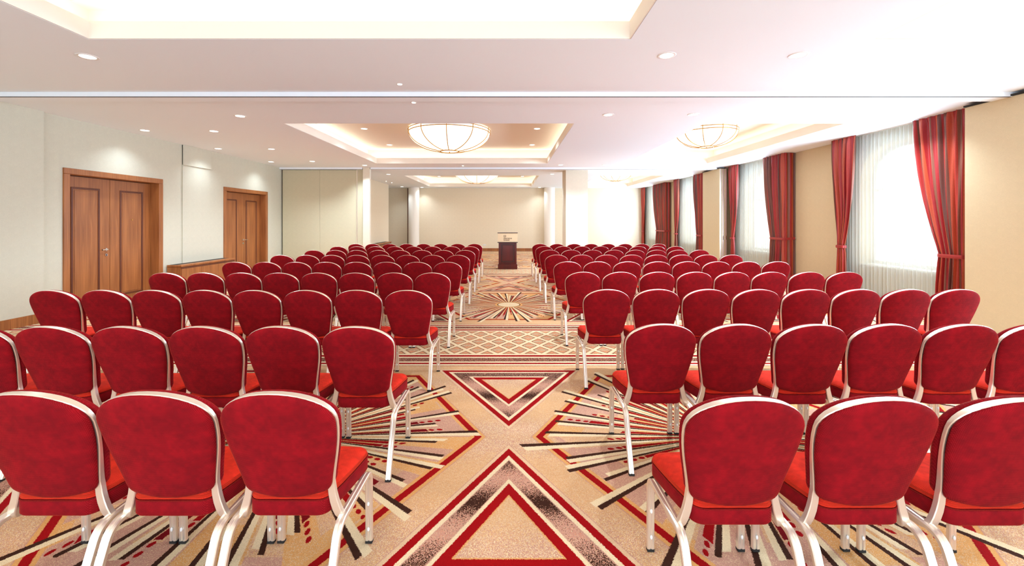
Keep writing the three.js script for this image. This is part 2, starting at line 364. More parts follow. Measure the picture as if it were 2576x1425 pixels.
for (const [n, g, l] of [['baseboard_back', bx(XL, XW, 0, 0.15, -DFAR, -DFAR + 0.018), 'brown wooden skirting along the far wall'], ['baseboard_right', bx(XW - 0.018, XW, 0, 0.15, -DFAR, -DB), 'brown wooden skirting under the windows'], ['baseboard_side', bx(-5.76, -5.742, 0, 0.15, -19.75, -14.3), 'brown wooden skirting on the side wall']]) { const b = mesh(n, g, M.wood, scene); b.userData = { kind: 'structure', label: l, category: 'baseboard' }; }
{
  const b = structure('baseboard_left', 'brown wooden skirting along the left wall');
  for (const [a, c] of [[DB, 6.6], [6.6, 6.93], [8.94, 9.0], [12.82, 13.5]]) mesh('board', bx(a === DB ? XL + 0.07 : XL, (a === DB ? XL + 0.07 : XL) + 0.018, 0, 0.15, -c, -a), M.wood, b);
}

// ---------------------------------------------------------------- double doors
function sub(parent, name, geo, mat) { return mesh(name, geo, mat, parent); }
function frameGeo(w, h, b, depth, bevel = 0.006) {           // picture-frame moulding, centred, in the xy plane
  const s = new THREE.Shape([[-w / 2, -h / 2], [w / 2, -h / 2], [w / 2, h / 2], [-w / 2, h / 2]].map((p) => new THREE.Vector2(...p)));
  const i = new THREE.Path([[-w / 2 + b, -h / 2 + b], [-w / 2 + b, h / 2 - b], [w / 2 - b, h / 2 - b], [w / 2 - b, -h / 2 + b]].map((p) => new THREE.Vector2(...p)));
  s.holes.push(i);
  return metricUV(new THREE.ExtrudeGeometry(s, { depth, bevelEnabled: true, bevelSize: bevel, bevelThickness: bevel, bevelSegments: 2 }));
}
function doubleDoor(n, d0, d1, label, handleOn, peephole) {
  const g = structure(`door_${n}`, label), dm = (d0 + d1) / 2, W = d1 - d0, TH = 2.49;
  g.position.set(XL, 0, -dm); g.rotation.y = Math.PI / 2;      // local x runs towards the camera's far side reversed: +x = farther from the camera
  // casing on the wall face (local z = into the room)
  for (const s of [-1, 1]) mesh('casing', rbx(s < 0 ? -W / 2 : W / 2 - LD, s < 0 ? -W / 2 + LD : W / 2, 0, TH - LD, -0.005, 0.028, 0.008), M.wood, g);
  mesh('casing', rbx(-W / 2, W / 2, TH - LD, TH, -0.005, 0.028, 0.008), M.wood, g);
  const iw = W / 2 - LD;
  for (const s of [-1, 1]) mesh('jamb', bx(s < 0 ? -iw - 0.035 : iw, s < 0 ? -iw : iw + 0.035, 0, TH - LD, -0.22, 0), M.wood, g);
  mesh('jamb', bx(-iw - 0.035, iw + 0.035, TH - LD, TH - LD + 0.035, -0.22, 0), M.wood, g);
  const LH2 = TH - LD - 0.012;
  for (const s of [-1, 1]) {                                   // s = -1: leaf nearer the camera
    const x0 = s < 0 ? -iw + 0.003 : 0.004, x1 = s < 0 ? -0.004 : iw - 0.003;
    const leaf = mesh('leaf', rbx(x0, x1, 0.008, LH2, -0.215, -0.165, 0.003), M.wood, g);
    const pw = 0.5, pcx = s * (0.205 + pw / 2), ph = 2.03, pcy = 0.155 + ph / 2;
    mesh('panel_moulding', frameGeo(pw, ph, 0.022, 0.006).translate(pcx, pcy, -0.166), M.woodDark, leaf);
    mesh('panel', rbx(pcx - pw / 2 + 0.05, pcx + pw / 2 - 0.05, 0.205, 0.155 + ph - 0.05, -0.17, -0.158, 0.005), M.wood, leaf);
    if (s === handleOn) {
      const hx = s * 0.075, hy = 1.06;
      const rose = mesh('handle', new THREE.CylinderGeometry(0.026, 0.026, 0.012, 20).rotateX(Math.PI / 2).translate(hx, hy, -0.159), M.chrome, leaf);
      const p = new THREE.CatmullRomCurve3([[hx, hy, -0.155], [hx, hy, -0.115], [hx + s * 0.02, hy, -0.105], [hx + s * 0.13, hy, -0.105]].map((v) => new THREE.Vector3(...v)), false, 'catmullrom', 0.2);
      mesh('lever', new THREE.TubeGeometry(p, 20, 0.0105, 10), M.chrome, rose);
      const lk = mesh('lock', new THREE.CylinderGeometry(0.026, 0.026, 0.01, 20).rotateX(Math.PI / 2).translate(hx, hy - 0.1, -0.16), M.chrome, leaf);
      mesh('keyhole', bx(hx - 0.005, hx + 0.005, hy - 0.118, hy - 0.085, -0.156, -0.153), M.rubber, lk);
    }
    if (peephole && s > 0) mesh('peephole', new THREE.CylinderGeometry(0.014, 0.014, 0.008, 14).rotateX(Math.PI / 2).translate(0.46, 1.62, -0.155), M.brass, leaf);
  }
  mesh('corridor_board', bx(-iw - 0.03, iw + 0.03, 0, TH - 0.06, -0.26, -0.222), M.woodDark, g);
}
doubleDoor(1, ...DOORS[0], 'nearer brown wooden double door in the left wall', -1, true);
doubleDoor(2, ...DOORS[1], 'farther brown wooden double door in the left wall', 1, false);

// ---------------------------------------------------------------- folding partition and panel stacks
const fp = thing('folding_partition', 'closed olive-beige folding partition of two tall panels beside the farther double door', 'partition', [-6.16, 0, -13.6]);
for (const [a, b] of [[-1.21, 0.002], [0.006, 1.2]]) { const p = mesh('partition_panel', rbx(a, b, 0.02, H - 0.07, -0.09, 0, 0.004), M.wallPanel, fp); mesh('floor_seal', bx(a + 0.02, b - 0.02, 0, 0.02, -0.08, -0.01), M.rubber, p); }
mesh('edge_profile', bx(1.2, 1.228, 0, H - 0.062, -0.09, 0.012), M.alu, fp);
for (const [dn, label] of [[5.03, 'stack of folded beige partition panels beside the nearest curtain'], [13.38, 'stack of folded beige partition panels between the second and third window']]) {
  const st = thing('panel_stack', label, 'partition', [6.75, 0, -dn]);
  for (let k = 0; k < 3; k++) {
    const x0 = k * 0.082, p = mesh('partition_panel', rbx(x0, x0 + 0.07, 0.015, H - 0.056, -1.15, 0, 0.003), M.wallRight, st);
    mesh('edge_profile', bx(x0 + 0.012, x0 + 0.058, 0.02, H - 0.062, -0.002, 0.006), M.alu, p);
    mesh('latch', rbx(x0 + 0.02, x0 + 0.05, 1.0, 1.12, 0.004, 0.016, 0.003), M.chrome, p);
    mesh('floor_seal', bx(x0 + 0.01, x0 + 0.06, 0, 0.016, -1.13, -0.02), M.rubber, p);
  }
  for (const x of [0.07, 0.152]) mesh('hinge_strip', bx(x, x + 0.012, 0.02, H - 0.07, -0.06, -0.03), M.rubber, st);
  mesh('head_track', bx(-0.02, 0.2, H - 0.054, H - 0.03, -1.15, 0.0), M.darkGap, st);
}

// ---------------------------------------------------------------- low cabinets
function cabinet(label, pos, len, deep) {
  const c = thing('low_cabinet', label, 'cabinet', pos);      // stands against the wall, front towards +x
  mesh('plinth', bx(0.02, deep - 0.03, 0, 0.07, -len + 0.02, -0.02), M.rubber, c);
  mesh('body', rbx(0, deep - 0.02, 0.07, 0.6, -len, 0, 0.004), M.wood, c);
  mesh('top', rbx(0, deep, 0.6, 0.64, -len - 0.008, 0.01, 0.006), M.wood, c);
  mesh('grille', bx(0.03, deep - 0.14, 0.64, 0.643, -len + 0.04, -0.04), M.rubber, c);
  mesh('front_rail', bx(deep - 0.02, deep - 0.012, 0.555, 0.59, -len, 0), M.woodDark, c);
  for (let k = 0; k < 3; k++) { const a = -len + 0.01 + k * (len - 0.02) / 3; mesh('door', rbx(deep - 0.02, deep - 0.004, 0.08, 0.55, a + 0.004, a + (len - 0.02) / 3 - 0.004, 0.003), M.wood, c); }
  return c;
}
cabinet('long low brown wooden cabinet against the left wall between the two double doors', [XL + 0.024, 0, -9.03], 1.76, 0.32);
cabinet('small low brown wooden cabinet by the far side wall behind the chairs', [-5.74, 0, -17.4], 1.9, 0.32);

// ---------------------------------------------------------------- curtains
// plan path of a drape: from the wall, out to the rail, then along the window
const XR = 6.98;
function drapeGeo(dOut, dIn, tieW, tieShift, botW, tieY, seedK, ret = 0.24) {
  const dir = Math.sign(dIn - dOut), topW = Math.abs(dIn - dOut), NY = 44, NU = 120, folds = Math.max(7, Math.round(topW / 0.1)), pos = [], uv = [], idx = [], total = ret + topW;
  const ss = (t) => t * t * (3 - 2 * t);
  for (let j = 0; j <= NY; j++) {
    const y = 0.015 + (H - 0.004 - 0.015) * j / NY;
    let w, off, am;
    if (y >= tieY) { const t = (y - tieY) / (H - tieY); const k = Math.pow(t, 0.62); w = tieW + (topW - tieW) * (0.25 * t + 0.75 * ss(Math.min(1, k))); off = tieShift * (1 - ss(Math.min(1, t * 1.1))); am = 0.5 + 0.5 * Math.min(1, t * 1.6); if (t < 0.03) am = 0.35; if (t > 0.95) am *= 1 - (t - 0.95) * 12; }
    else { const t = (tieY - y) / tieY; w = tieW + (botW - tieW) * Math.sqrt(t); off = tieShift * (1 - 0.25 * t); am = 0.4 + 0.5 * Math.min(1, t * 2); }
    for (let i = 0; i <= NU; i++) {
      const s = i / NU * total, ph = (i / NU) * folds * Math.PI * 2;
      const f = Math.sin(ph + 0.7 * Math.sin(ph * 0.37 + seedK) + 0.15 * Math.sin(y * 2 + seedK)) * 0.042 * am * (0.75 + 0.25 * Math.sin(i * 0.13 + seedK));
      let x, d;
      if (s < ret) { x = XW - 0.02 - (XW - 0.02 - XR) * (s / ret); d = dOut + dir * (off * (s / ret) + f * 0.6 + 0.02); }
      else { const q = (s - ret) / topW; d = dOut + dir * (off + q * w + 0.02); x = XR + f - 0.035 * (1 - am) * 0 + 0.01 * Math.sin(ph * 2 + y * 3); }
      pos.push(x, y, -d); uv.push(s * 1.35 + seedK * 0.11, y);
    }
  }
  for (let j = 0; j < NY; j++) for (let i = 0; i < NU; i++) { const a = j * (NU + 1) + i, b = a + NU + 1; idx.push(a, a + 1, b + 1, a, b + 1, b); }
  const g = new THREE.BufferGeometry(); g.setAttribute('position', new THREE.Float32BufferAttribute(pos, 3)); g.setAttribute('uv', new THREE.Float32BufferAttribute(uv, 2)); g.setIndex(idx); g.computeVertexNormals();
  return g;
}
function drape(dOut, dIn, tieW, tieShift, botW, tieY, label, k, ret) {
  const t = thing('drape', label, 'curtain', [0, 0, 0], 'red drapes along the windows');
  mesh('cloth', drapeGeo(dOut, dIn, tieW, tieShift, botW, tieY, k, ret), M.drape, t);
  const dir = Math.sign(dIn - dOut), a = dOut + dir * (tieShift - 0.005), b = dOut + dir * (tieShift + tieW + 0.03), pts = [];
  const xs = [XW - 0.03, XR + 0.02, XR - 0.035, XR - 0.045, XR - 0.035, XR + 0.03], ds = [dOut, a, a + dir * 0.03, (a + b) / 2, b - dir * 0.03, b];
  for (let i = 0; i < xs.length; i++) pts.push(new THREE.Vector3(xs[i], tieY + (i === 0 ? 0.02 : 0), -ds[i]));
  const cu = new THREE.CatmullRomCurve3(pts, false, 'catmullrom', 0.4), N = 26, pos = [], idx = [];
  for (let i = 0; i <= N; i++) { const p = cu.getPoint(i / N); for (const [o, q] of [[-0.03, 0], [0, 0.007], [0.03, 0]]) pos.push(p.x - q, p.y + o, p.z); }
  for (let i = 0; i < N; i++) for (let j = 0; j < 2; j++) { const v = i * 3 + j; idx.push(v, v + 3, v + 4, v, v + 4, v + 1); }
  const g = new THREE.BufferGeometry(); g.setAttribute('position', new THREE.Float32BufferAttribute(pos, 3)); g.setIndex(idx); g.computeVertexNormals();
  const tie = mesh('tieback', g, M.tieSheet ??= Object.assign(M.tie.clone(), { side: THREE.DoubleSide }), t);
  mesh('hook', new THREE.SphereGeometry(0.016, 12, 8).translate(XW - 0.02, tieY + 0.02, -dOut), M.chrome, tie);
}
drape(6.36, 7.2, 0.36, 0.04, 0.42, 1.04, 'large red striped drape tied back beside the nearest stack of folded panels', 1);
drape(9.05, 8.4, 0.2, 0.16, 0.3, 1.06, 'red striped drape tied narrow at the far side of the nearest window', 2);
drape(10.55, 11.42, 0.56, 0.0, 0.62, 1.14, 'wide red striped drape turning to the wall at the second window', 3);
drape(13.3, 12.7, 0.18, 0.16, 0.3, 1.06, 'orange-red striped drape beside the farther stack of folded panels', 4);
drape(15.05, 15.76, 0.42, 0.02, 0.45, 1.06, 'red striped drape just beyond the farther stack of folded panels', 5);
drape(17.7, 17.08, 0.24, 0.12, 0.3, 1.06, 'narrow red striped drape at the far side of the third window', 6);
drape(18.65, 20.2, 1.1, 0.0, 1.15, 1.14, 'wide red striped drape on the near side of the farthest window', 7);
drape(22.0, 21.4, 0.24, 0.1, 0.3, 1.06, 'narrow red striped drape in the far right corner', 8);
function sheer(d0, d1, label, k) {
  const NY = 6, NU = Math.round((d1 - d0) * 90), pos = [], idx = [];
  for (let j = 0; j <= NY; j++) for (let i = 0; i <= NU; i++) {
    const s = i / NU * (d1 - d0), ph = s / 0.085 * Math.PI * 2;
    pos.push(7.13 + 0.026 * Math.sin(ph + 0.9 * Math.sin(s * 5 + k)) + 0.008 * Math.sin(ph * 0.31 + k), 0.02 + (H - 0.03) * j / NY, -(d0 + s));
  }
  for (let j = 0; j < NY; j++) for (let i = 0; i < NU; i++) { const a = j * (NU + 1) + i, b = a + NU + 1; idx.push(a, a + 1, b + 1, a, b + 1, b); }
  const g = new THREE.BufferGeometry(); g.setAttribute('position', new THREE.Float32BufferAttribute(pos, 3)); g.setIndex(idx); g.computeVertexNormals();
  const m = mesh(numbered('sheer_curtain'), g, M.sheer, scene); tag(m, label, 'curtain', 'white sheer curtains');
}
sheer(1.9, 4.7, 'white sheer curtain over the window beside the viewer', 1);
sheer(6.6, 8.9, 'white translucent sheer over the nearest window', 2);
sheer(10.75, 13.15, 'white translucent sheer over the second window', 3);
sheer(15.3, 17.55, 'white translucent sheer over the third window', 4);
sheer(18.9, 21.8, 'white translucent sheer over the farthest window', 5);

// ---------------------------------------------------------------- bowl lamps and cove strips
function bowlLamp(x, d, R, depth, label) {
  const t = thing('bowl_lamp', label, 'ceiling lamp', [x, TOP, -d], 'bowl lamps in the ceiling trays'), prof = [], n = 18;
  const rad = (a) => R * Math.pow(Math.cos(a), 0.95), yy = (a) => -0.07 - (depth - 0.07) * Math.sin(a);
  prof.push(new THREE.Vector2(R, -0.012), new THREE.Vector2(R, -0.07));
  for (let i = 1; i <= n; i++) { const a = i / n * Math.PI / 2; prof.push(new THREE.Vector2(Math.max(0.001, rad(a)), yy(a))); }
  mesh('bowl', new THREE.LatheGeometry(prof.reverse(), 60), M.bowl, t);
  for (const y of [-0.035, -0.1]) mesh('hoop', new THREE.TorusGeometry(R + 0.012, 0.009, 8, 72).rotateX(Math.PI / 2).translate(0, y, 0), M.brass, t);
  for (let k = 0; k < 10; k++) {
    const th = k * Math.PI / 5 + 0.07, pts = [];
    pts.push(new THREE.Vector3((R + 0.012) * Math.sin(th), -0.004, (R + 0.012) * Math.cos(th)));
    for (let i = 0; i <= 14; i++) { const a = i / 14 * Math.PI / 2 * 0.87, r = rad(a) + 0.012; pts.push(new THREE.Vector3(r * Math.sin(th), yy(a) - 0.006, r * Math.cos(th))); }
    mesh('rib', new THREE.TubeGeometry(new THREE.CatmullRomCurve3(pts), 30, 0.0085, 6), M.brass, t);
  }
  const ra = rad(Math.PI / 2 * 0.87) + 0.012, ya = yy(Math.PI / 2 * 0.87) - 0.008;
  const ring = mesh('bottom_ring', new THREE.TorusGeometry(ra, 0.011, 8, 10).rotateX(Math.PI / 2).translate(0, ya, 0), M.brass, t);
  mesh('finial', new THREE.LatheGeometry([[0.001, -depth - 0.035], [0.012, -depth - 0.026], [0.014, -depth - 0.012], [0.006, -depth]].map((p) => new THREE.Vector2(...p)), 14), M.brass, ring);
  rectLight(t, DOMECOL, DOME, R * 1.3, R * 1.3, [0, -depth - 0.05, 0], [x, 0, -d]);
}
const ordW = ['nearest', 'middle', 'farthest'];
TD.forEach(([c, d], i) => {
  bowlLamp(-1.42, (c + d) / 2, 0.96, 0.53, `large brass-ribbed bowl lamp in the ${ordW[i]} wide ceiling tray`);
  bowlLamp(4.74, (c + d) / 2, 0.67, 0.42, `smaller brass-ribbed bowl lamp in the ${ordW[i]} tray by the windows`);
});
TX.forEach(([a, b], q) => TD.forEach(([c, d], i) => {
  const t = thing('cove_light', `hidden warm light strip round the edge of the ${ordW[i]} ${q ? 'window-side' : 'wide'} ceiling tray`, 'light strip', [(a + b) / 2, LIP, -(c + d) / 2], 'light strips in the ceiling trays');
  const hx = (b - a) / 2 + 0.2, hz = (d - c) / 2 + 0.2;
  for (const [px, pz, w, l] of [[-hx, 0, 0.03, hz * 2], [hx, 0, 0.03, hz * 2], [0, -hz, hx * 2, 0.03], [0, hz, hx * 2, 0.03]]) {
    mesh('led_strip', bx(px - w / 2, px + w / 2, 0.0, 0.02, pz - l / 2, pz + l / 2), M.led, t);
    const li = new THREE.RectAreaLight(COVECOL, COVE, w, l); t.add(li); li.position.set(px, 0.024, pz); li.rotation.x = Math.PI / 2;
    li.name = 'cove_lamp';
  }
}));

// ---------------------------------------------------------------- recessed downlights
const trimGeo = new THREE.LatheGeometry([[0.066, -0.001], [0.07, -0.005], [0.09, -0.005], [0.094, 0.0], [0.09, 0.002]].map((p) => new THREE.Vector2(...p)), 32);
const lensGeo = new THREE.CylinderGeometry(0.067, 0.067, 0.004, 32);
function downlight(x, d, label, y = H, small = false, power = 1) {
  const t = thing(small ? 'pin_spot' : 'downlight', label, 'ceiling light', [x, y, -d], small ? 'small ceiling pin spots' : 'recessed ceiling downlights');
  const k = small ? 0.42 : 1;
  const tr = mesh('trim_ring', trimGeo, M.plastic, t), ln = mesh('light_lens', lensGeo, M.bulb, t);
  tr.scale.setScalar(k); ln.scale.setScalar(k); ln.position.y = -0.0035;
  if (small) return;
  const s = new THREE.SpotLight(SPOTCOL, SPOT * power, 0, 1.1, 1, 2);
  s.position.set(0, -0.02, 0); s.target.position.set(0, -3, 0); s.shadow.radius = 3; s.name = 'downlight_lamp'; t.add(s, s.target);
}
for (const [x, d, l] of [
  [-4.43, 4.39, 'recessed downlight nearest the camera, left of the wide tray'],
  [1.65, 4.36, 'recessed downlight nearest the camera, right of the wide tray'],
  [3.02, 4.35, 'recessed downlight nearest the camera, beside the window-side tray'],
  [-4.43, 6.88, 'recessed downlight at the near left corner of the middle tray'],
  [1.62, 6.8, 'recessed downlight at the near right corner of the middle tray'],
  [3.0, 6.78, 'recessed downlight at the near corner of the middle window-side tray'],
  [6.4, 6.8, 'recessed downlight close to the nearest window'],
  [-6.95, 7.97, 'recessed downlight above the nearer double door'],
  [-5.68, 8.04, 'recessed downlight in front of the nearer double door'],
  [-6.95, 9.98, 'recessed downlight above the low cabinet on the left wall'],
  [-5.71, 10.04, 'recessed downlight in front of the left low cabinet'],
  [-6.95, 12.2, 'recessed downlight above the farther double door'],
  [-5.7, 12.1, 'recessed downlight in front of the farther double door'],
  [-4.48, 12.97, 'recessed downlight at the far left corner of the middle tray'],
  [1.6, 12.9, 'recessed downlight at the far right corner of the middle tray'],
  [2.97, 12.9, 'recessed downlight at the far corner of the middle window-side tray'],
  [-4.47, 15.5, 'recessed downlight at the near left corner of the farthest tray'],
  [1.6, 15.4, 'recessed downlight at the near right corner of the farthest tray'],
  [-5.4, 21.1, 'recessed downlight in the far left corner of the room'],
  [-4.5, 21.6, 'recessed downlight above the left round column'],
  [1.58, 21.55, 'recessed downlight above the right round column'],
]) downlight(x, d, l, H, false, x < -6.5 ? 0.22 : d > 21 ? 0.25 : 1);
for (const [i, t] of [[1, 'middle'], [2, 'farthest']]) for (const [x, sd] of [[-3.43, 'left'], [0.67, 'right']]) for (const [o, e] of [[-0.1, 'middle'], [2.0, 'far edge']])
  downlight(x, (TD[i][0] + TD[i][1]) / 2 + o, `recessed downlight inside the ${t} wide tray, ${sd} side, at its ${e}`, TOP, false, 0.35);
for (const [x, d, l] of [[-1.38, 5.28, 'tiny ceiling pin spot just before the near partition track'], [-1.39, 6.1, 'tiny ceiling pin spot just beyond the near partition track'], [4.68, 5.22, 'tiny ceiling pin spot before the track on the window side'], [4.65, 6.0, 'tiny ceiling pin spot beyond the track on the window side'], [-1.44, 13.1, 'tiny ceiling pin spot before the far partition track'], [-5.35, 18.2, 'nearer of two tiny ceiling pin spots by the far side wall'], [-5.3, 18.9, 'farther of two tiny ceiling pin spots by the far side wall']]) downlight(x, d, l, H, true);

// ---------------------------------------------------------------- lectern
{
  const t = thing('lectern', 'dark red wooden lectern with a cream sign board at the end of the aisle', 'lectern', [-0.04, 0, -13.98]);
  mesh('plinth', rbx(-0.32, 0.32, 0, 0.17, -0.22, 0.22, 0.01), M.mahogany, t);
  mesh('body', rbx(-0.28, 0.28, 0.17, 0.875, -0.19, 0.175, 0.006), M.mahogany, t);
  for (const s of [-1, 1]) mesh('corner_post', rbx(s < 0 ? -0.297 : 0.237, s < 0 ? -0.237 : 0.297, 0.17, 0.875, 0.15, 0.193, 0.006), M.mahogany, t);
  mesh('front_moulding', frameGeo(0.4, 0.58, 0.018, 0.004, 0.004).translate(0, 0.53, 0.175), M.mahoganyDark, t);
  mesh('front_panel', rbx(-0.17, 0.17, 0.27, 0.79, 0.17, 0.184, 0.005), M.mahogany, t);
  mesh('ledge', rbx(-0.335, 0.335, 0.875, 0.9, -0.23, 0.23, 0.008), M.mahoganyDark, t);
  const sg = mesh('sign_board', rbx(-0.325, 0.325, 0.9, 1.19, 0.17, 0.2, 0.003), M.signCloth, t);
  for (const s of [-1, 1]) mesh('side_panel', rbx(s < 0 ? -0.32 : 0.298, s < 0 ? -0.298 : 0.32, 0.9, 1.13, -0.2, 0.17, 0.003), M.mahogany, t);
  mesh('reading_desk', rbx(-0.31, 0.31, -0.011, 0.011, -0.2, 0.2, 0.004).rotateX(0.26).translate(0, 1.1, -0.02), M.mahogany, t);
  mesh('top_rail', rbx(-0.335, 0.335, 1.19, 1.212, 0.155, 0.21, 0.004), M.mahoganyDark, t);
  const font = await new FontLoader().loadAsync('fonts/droid/droid_serif_bold.typeface.json');
  for (const [txt, y] of [['Sheraton', 1.0], ['Grand', 0.945]]) {
    const g = new TextGeometry(txt, { font, size: 0.044, depth: 0.003, curveSegments: 4, bevelEnabled: false });
    g.translate(-0.135, y, 0.2); mesh('lettering', g, M.ink, sg);
  }
  const em = mesh('emblem', new TextGeometry('S', { font, size: 0.036, depth: 0.003, curveSegments: 5, bevelEnabled: false }).translate(-0.107, 1.078, 0.2), M.ink, sg);
  // laurel wreath round the letter
  const leaf = new THREE.SphereGeometry(1, 6, 4).scale(0.0036, 0.0095, 0.0015), leaves = [];
  for (let k = 0; k < 13; k++) for (const q of [-1, 1]) { const a = Math.PI * 1.5 + q * (0.25 + k * 0.2), l = leaf.clone(); l.rotateZ(a + q * 0.5); l.translate(-0.092 + 0.036 * Math.cos(a), 1.096 + 0.036 * Math.sin(a), 0.2015); leaves.push(l); }
  mesh('wreath', mergeGeometries(leaves), M.ink, sg);
}

// ---------------------------------------------------------------- chairs
function ringSolid(rings, uvf, crease = 0.9) {                // closed solid from rings of equal length, capped by fans
  const N = rings[0].length, pos = [], idx = [];
  for (const r of rings) for (const p of r) pos.push(p.x, p.y, p.z);
  for (let k = 0; k + 1 < rings.length; k++) for (let i = 0; i < N; i++) { const a = k * N + i, b = k * N + (i + 1) % N; idx.push(a, b, b + N, a, b + N, a + N); }
  for (const [k, f] of [[0, true], [rings.length - 1, false]]) {
    const c = new THREE.Vector3(); for (const p of rings[k]) c.add(p); c.divideScalar(N);
    const q = pos.length / 3; pos.push(c.x, c.y, c.z);
    for (let i = 0; i < N; i++) { const a = k * N + i, b = k * N + (i + 1) % N; f ? idx.push(q, b, a) : idx.push(q, a, b); }
  }
  let g = new THREE.BufferGeometry(); g.setAttribute('position', new THREE.Float32BufferAttribute(pos, 3)); g.setIndex(idx); g.computeVertexNormals();
  g = toCreasedNormals(g, crease);
  const p = g.attributes.position, uv = new Float32Array(p.count * 2);
  for (let i = 0; i < p.count; i++) { const o = uvf(p.getX(i), p.getY(i), p.getZ(i)); uv[2 * i] = o[0]; uv[2 * i + 1] = o[1]; }
  g.setAttribute('uv', new THREE.BufferAttribute(uv, 2));
  return g;
}
function insetLoop(pts, by) {
  const n = pts.length, o = [];
  for (let i = 0; i < n; i++) {
    const a = pts[(i + n - 1) % n], b = pts[(i + 1) % n], tx = b[0] - a[0], ty = b[1] - a[1], l = Math.hypot(tx, ty) || 1;
    o.push([pts[i][0] - ty / l * by, pts[i][1] + tx / l * by]);        // counter-clockwise loop: inwards is left of the tangent
  }
  return o;
}
// outline of the back, counter-clockwise seen from +z, starting at the bottom middle
function backHalf() {
  const h = [];
  for (let i = 0; i < 4; i++) { const t = i / 4; h.push([0.15 * t, 0.454 + 0.022 * t * t]); }
  const q = (a, b, c, t) => a * (1 - t) ** 2 + 2 * b * t * (1 - t) + c * t * t;
  for (let i = 0; i < 3; i++) { const t = i / 3; h.push([q(0.15, 0.174, 0.182, t), q(0.476, 0.484, 0.514, t)]); }
  const b3 = (a, b, c, d, t) => a * (1 - t) ** 3 + 3 * b * t * (1 - t) ** 2 + 3 * c * t * t * (1 - t) + d * t ** 3;
  for (let i = 0; i < 8; i++) { const t = i / 8; h.push([b3(0.182, 0.196, 0.228, 0.228, t), b3(0.514, 0.605, 0.7, 0.8, t)]); }
  for (let i = 0; i < 10; i++) { const a = i / 10 * Math.PI / 2; h.push([0.228 * Math.cos(a) ** (2 / 2.05), 0.8 + 0.14 * Math.sin(a) ** (2 / 2.05)]); }
  return h;
}
const bh = backHalf(), OUT = [...bh, [0, 0.94], ...bh.slice(1).reverse().map(([x, y]) => [-x, y])];
const lean = (v) => 0.077 + 0.143 * Math.pow(Math.max(0, (v - 0.46) / 0.48), 1.1);
const BM = (u, v, d) => new THREE.Vector3(u, v, lean(v) - 0.03 * (u / 0.24) ** 2 + d);
const backRing = (inset, d, shrink = 1) => insetLoop(OUT, inset).map(([u, v]) => BM(u * shrink, 0.69 + (v - 0.69) * shrink, d));
const uvBack = (x, y) => [x, y];
const G = {};
G.cushion = ringSolid([backRing(0.03, -0.058, 0.45), backRing(0.03, -0.056, 0.8), backRing(0.022, -0.05), backRing(0.006, -0.041), backRing(0, -0.028), backRing(0, -0.02), backRing(0.003, -0.0135), backRing(0.016, -0.0125)], uvBack, 1.2);
G.rear = ringSolid([backRing(0.012, 0.012), backRing(0.004, 0.0165), backRing(0.0015, 0.0185), backRing(0.0015, 0.023), backRing(0.005, 0.03), backRing(0.014, 0.0355), backRing(0.03, 0.039), backRing(0.03, 0.042, 0.8), backRing(0.03, 0.0435, 0.5)], uvBack, 1.2);
// seat
const SO = (() => {
  const h = [], arc = (cx, cz, r, a0, a1, n) => { for (let i = 0; i <= n; i++) { const a = a0 + (a1 - a0) * i / n; h.push([cx + r * Math.cos(a), cz + r * Math.sin(a)]); } };
  // plan (x, -z) so that the loop is counter-clockwise seen from above
  for (let i = 0; i < 4; i++) h.push([0.118 * i / 4, -0.102]);
  arc(0.118, -0.05, 0.052, -Math.PI / 2, -0.16, 6);
  for (const t of [0.25, 0.5, 0.75]) h.push([0.171 + (0.22 - 0.171) * t + 0.004 * Math.sin(t * Math.PI), -0.058 + (0.215 + 0.058) * t]);
  arc(0.165, 0.215, 0.055, -0.1, Math.PI / 2, 6);
  h.push([0.09, 0.276]);
  const o = [...h, [0, 0.278], ...h.slice(1).reverse().map(([x, y]) => [-x, y])];
  return o;
})();
const seatRing = (inset, y, sh = 1) => insetLoop(SO, inset).map(([x, q]) => new THREE.Vector3(x * sh, y, -(q - 0.08) * sh - 0.08));
const uvSeat = (x, y, z) => (y > 0.454 ? [x, z] : [x + z, y]);
G.band = ringSolid([seatRing(0.02, 0.376), seatRing(0.006, 0.378), seatRing(0, 0.386), seatRing(0, 0.436), seatRing(0.002, 0.443), seatRing(0.012, 0.446)], uvSeat, 1.2);
G.seat = ringSolid([seatRing(0.012, 0.446), seatRing(0.002, 0.4485), seatRing(0, 0.454), seatRing(0.006, 0.465), seatRing(0.02, 0.476), seatRing(0.042, 0.483), seatRing(0.045, 0.488, 0.7), seatRing(0.045, 0.49, 0.35)], uvSeat, 1.2);
function tubeSweep(pts, side, sectionAt, caps = true) {       // sweep of a section in the frame (side, tangent x side)
  const rings = [];
  for (let i = 0; i < pts.length; i++) {
    const t = new THREE.Vector3().subVectors(pts[Math.min(i + 1, pts.length - 1)], pts[Math.max(i - 1, 0)]).normalize();
    const n = side(i).clone().addScaledVector(t, -side(i).dot(t)).normalize(), b = new THREE.Vector3().crossVectors(t, n);
    rings.push(sectionAt(i).map(([p, q]) => pts[i].clone().addScaledVector(n, p).addScaledVector(b, q)));
  }
  return rings;
}
function fillet(P, r, n = 7) {
  const o = [P[0]];
  for (let i = 1; i + 1 < P.length; i++) {
    const a = P[i - 1].clone().sub(P[i]), b = P[i + 1].clone().sub(P[i]), l = Math.min(r, a.length() * 0.48, b.length() * 0.48), A = P[i].clone().addScaledVector(a.normalize(), l), B = P[i].clone().addScaledVector(b.normalize(), l);
    for (let k = 0; k <= n; k++) { const t = k / n; o.push(A.clone().multiplyScalar((1 - t) ** 2).addScaledVector(P[i], 2 * t * (1 - t)).addScaledVector(B, t * t)); }
  }
  o.push(P[P.length - 1]);
  return o;
}
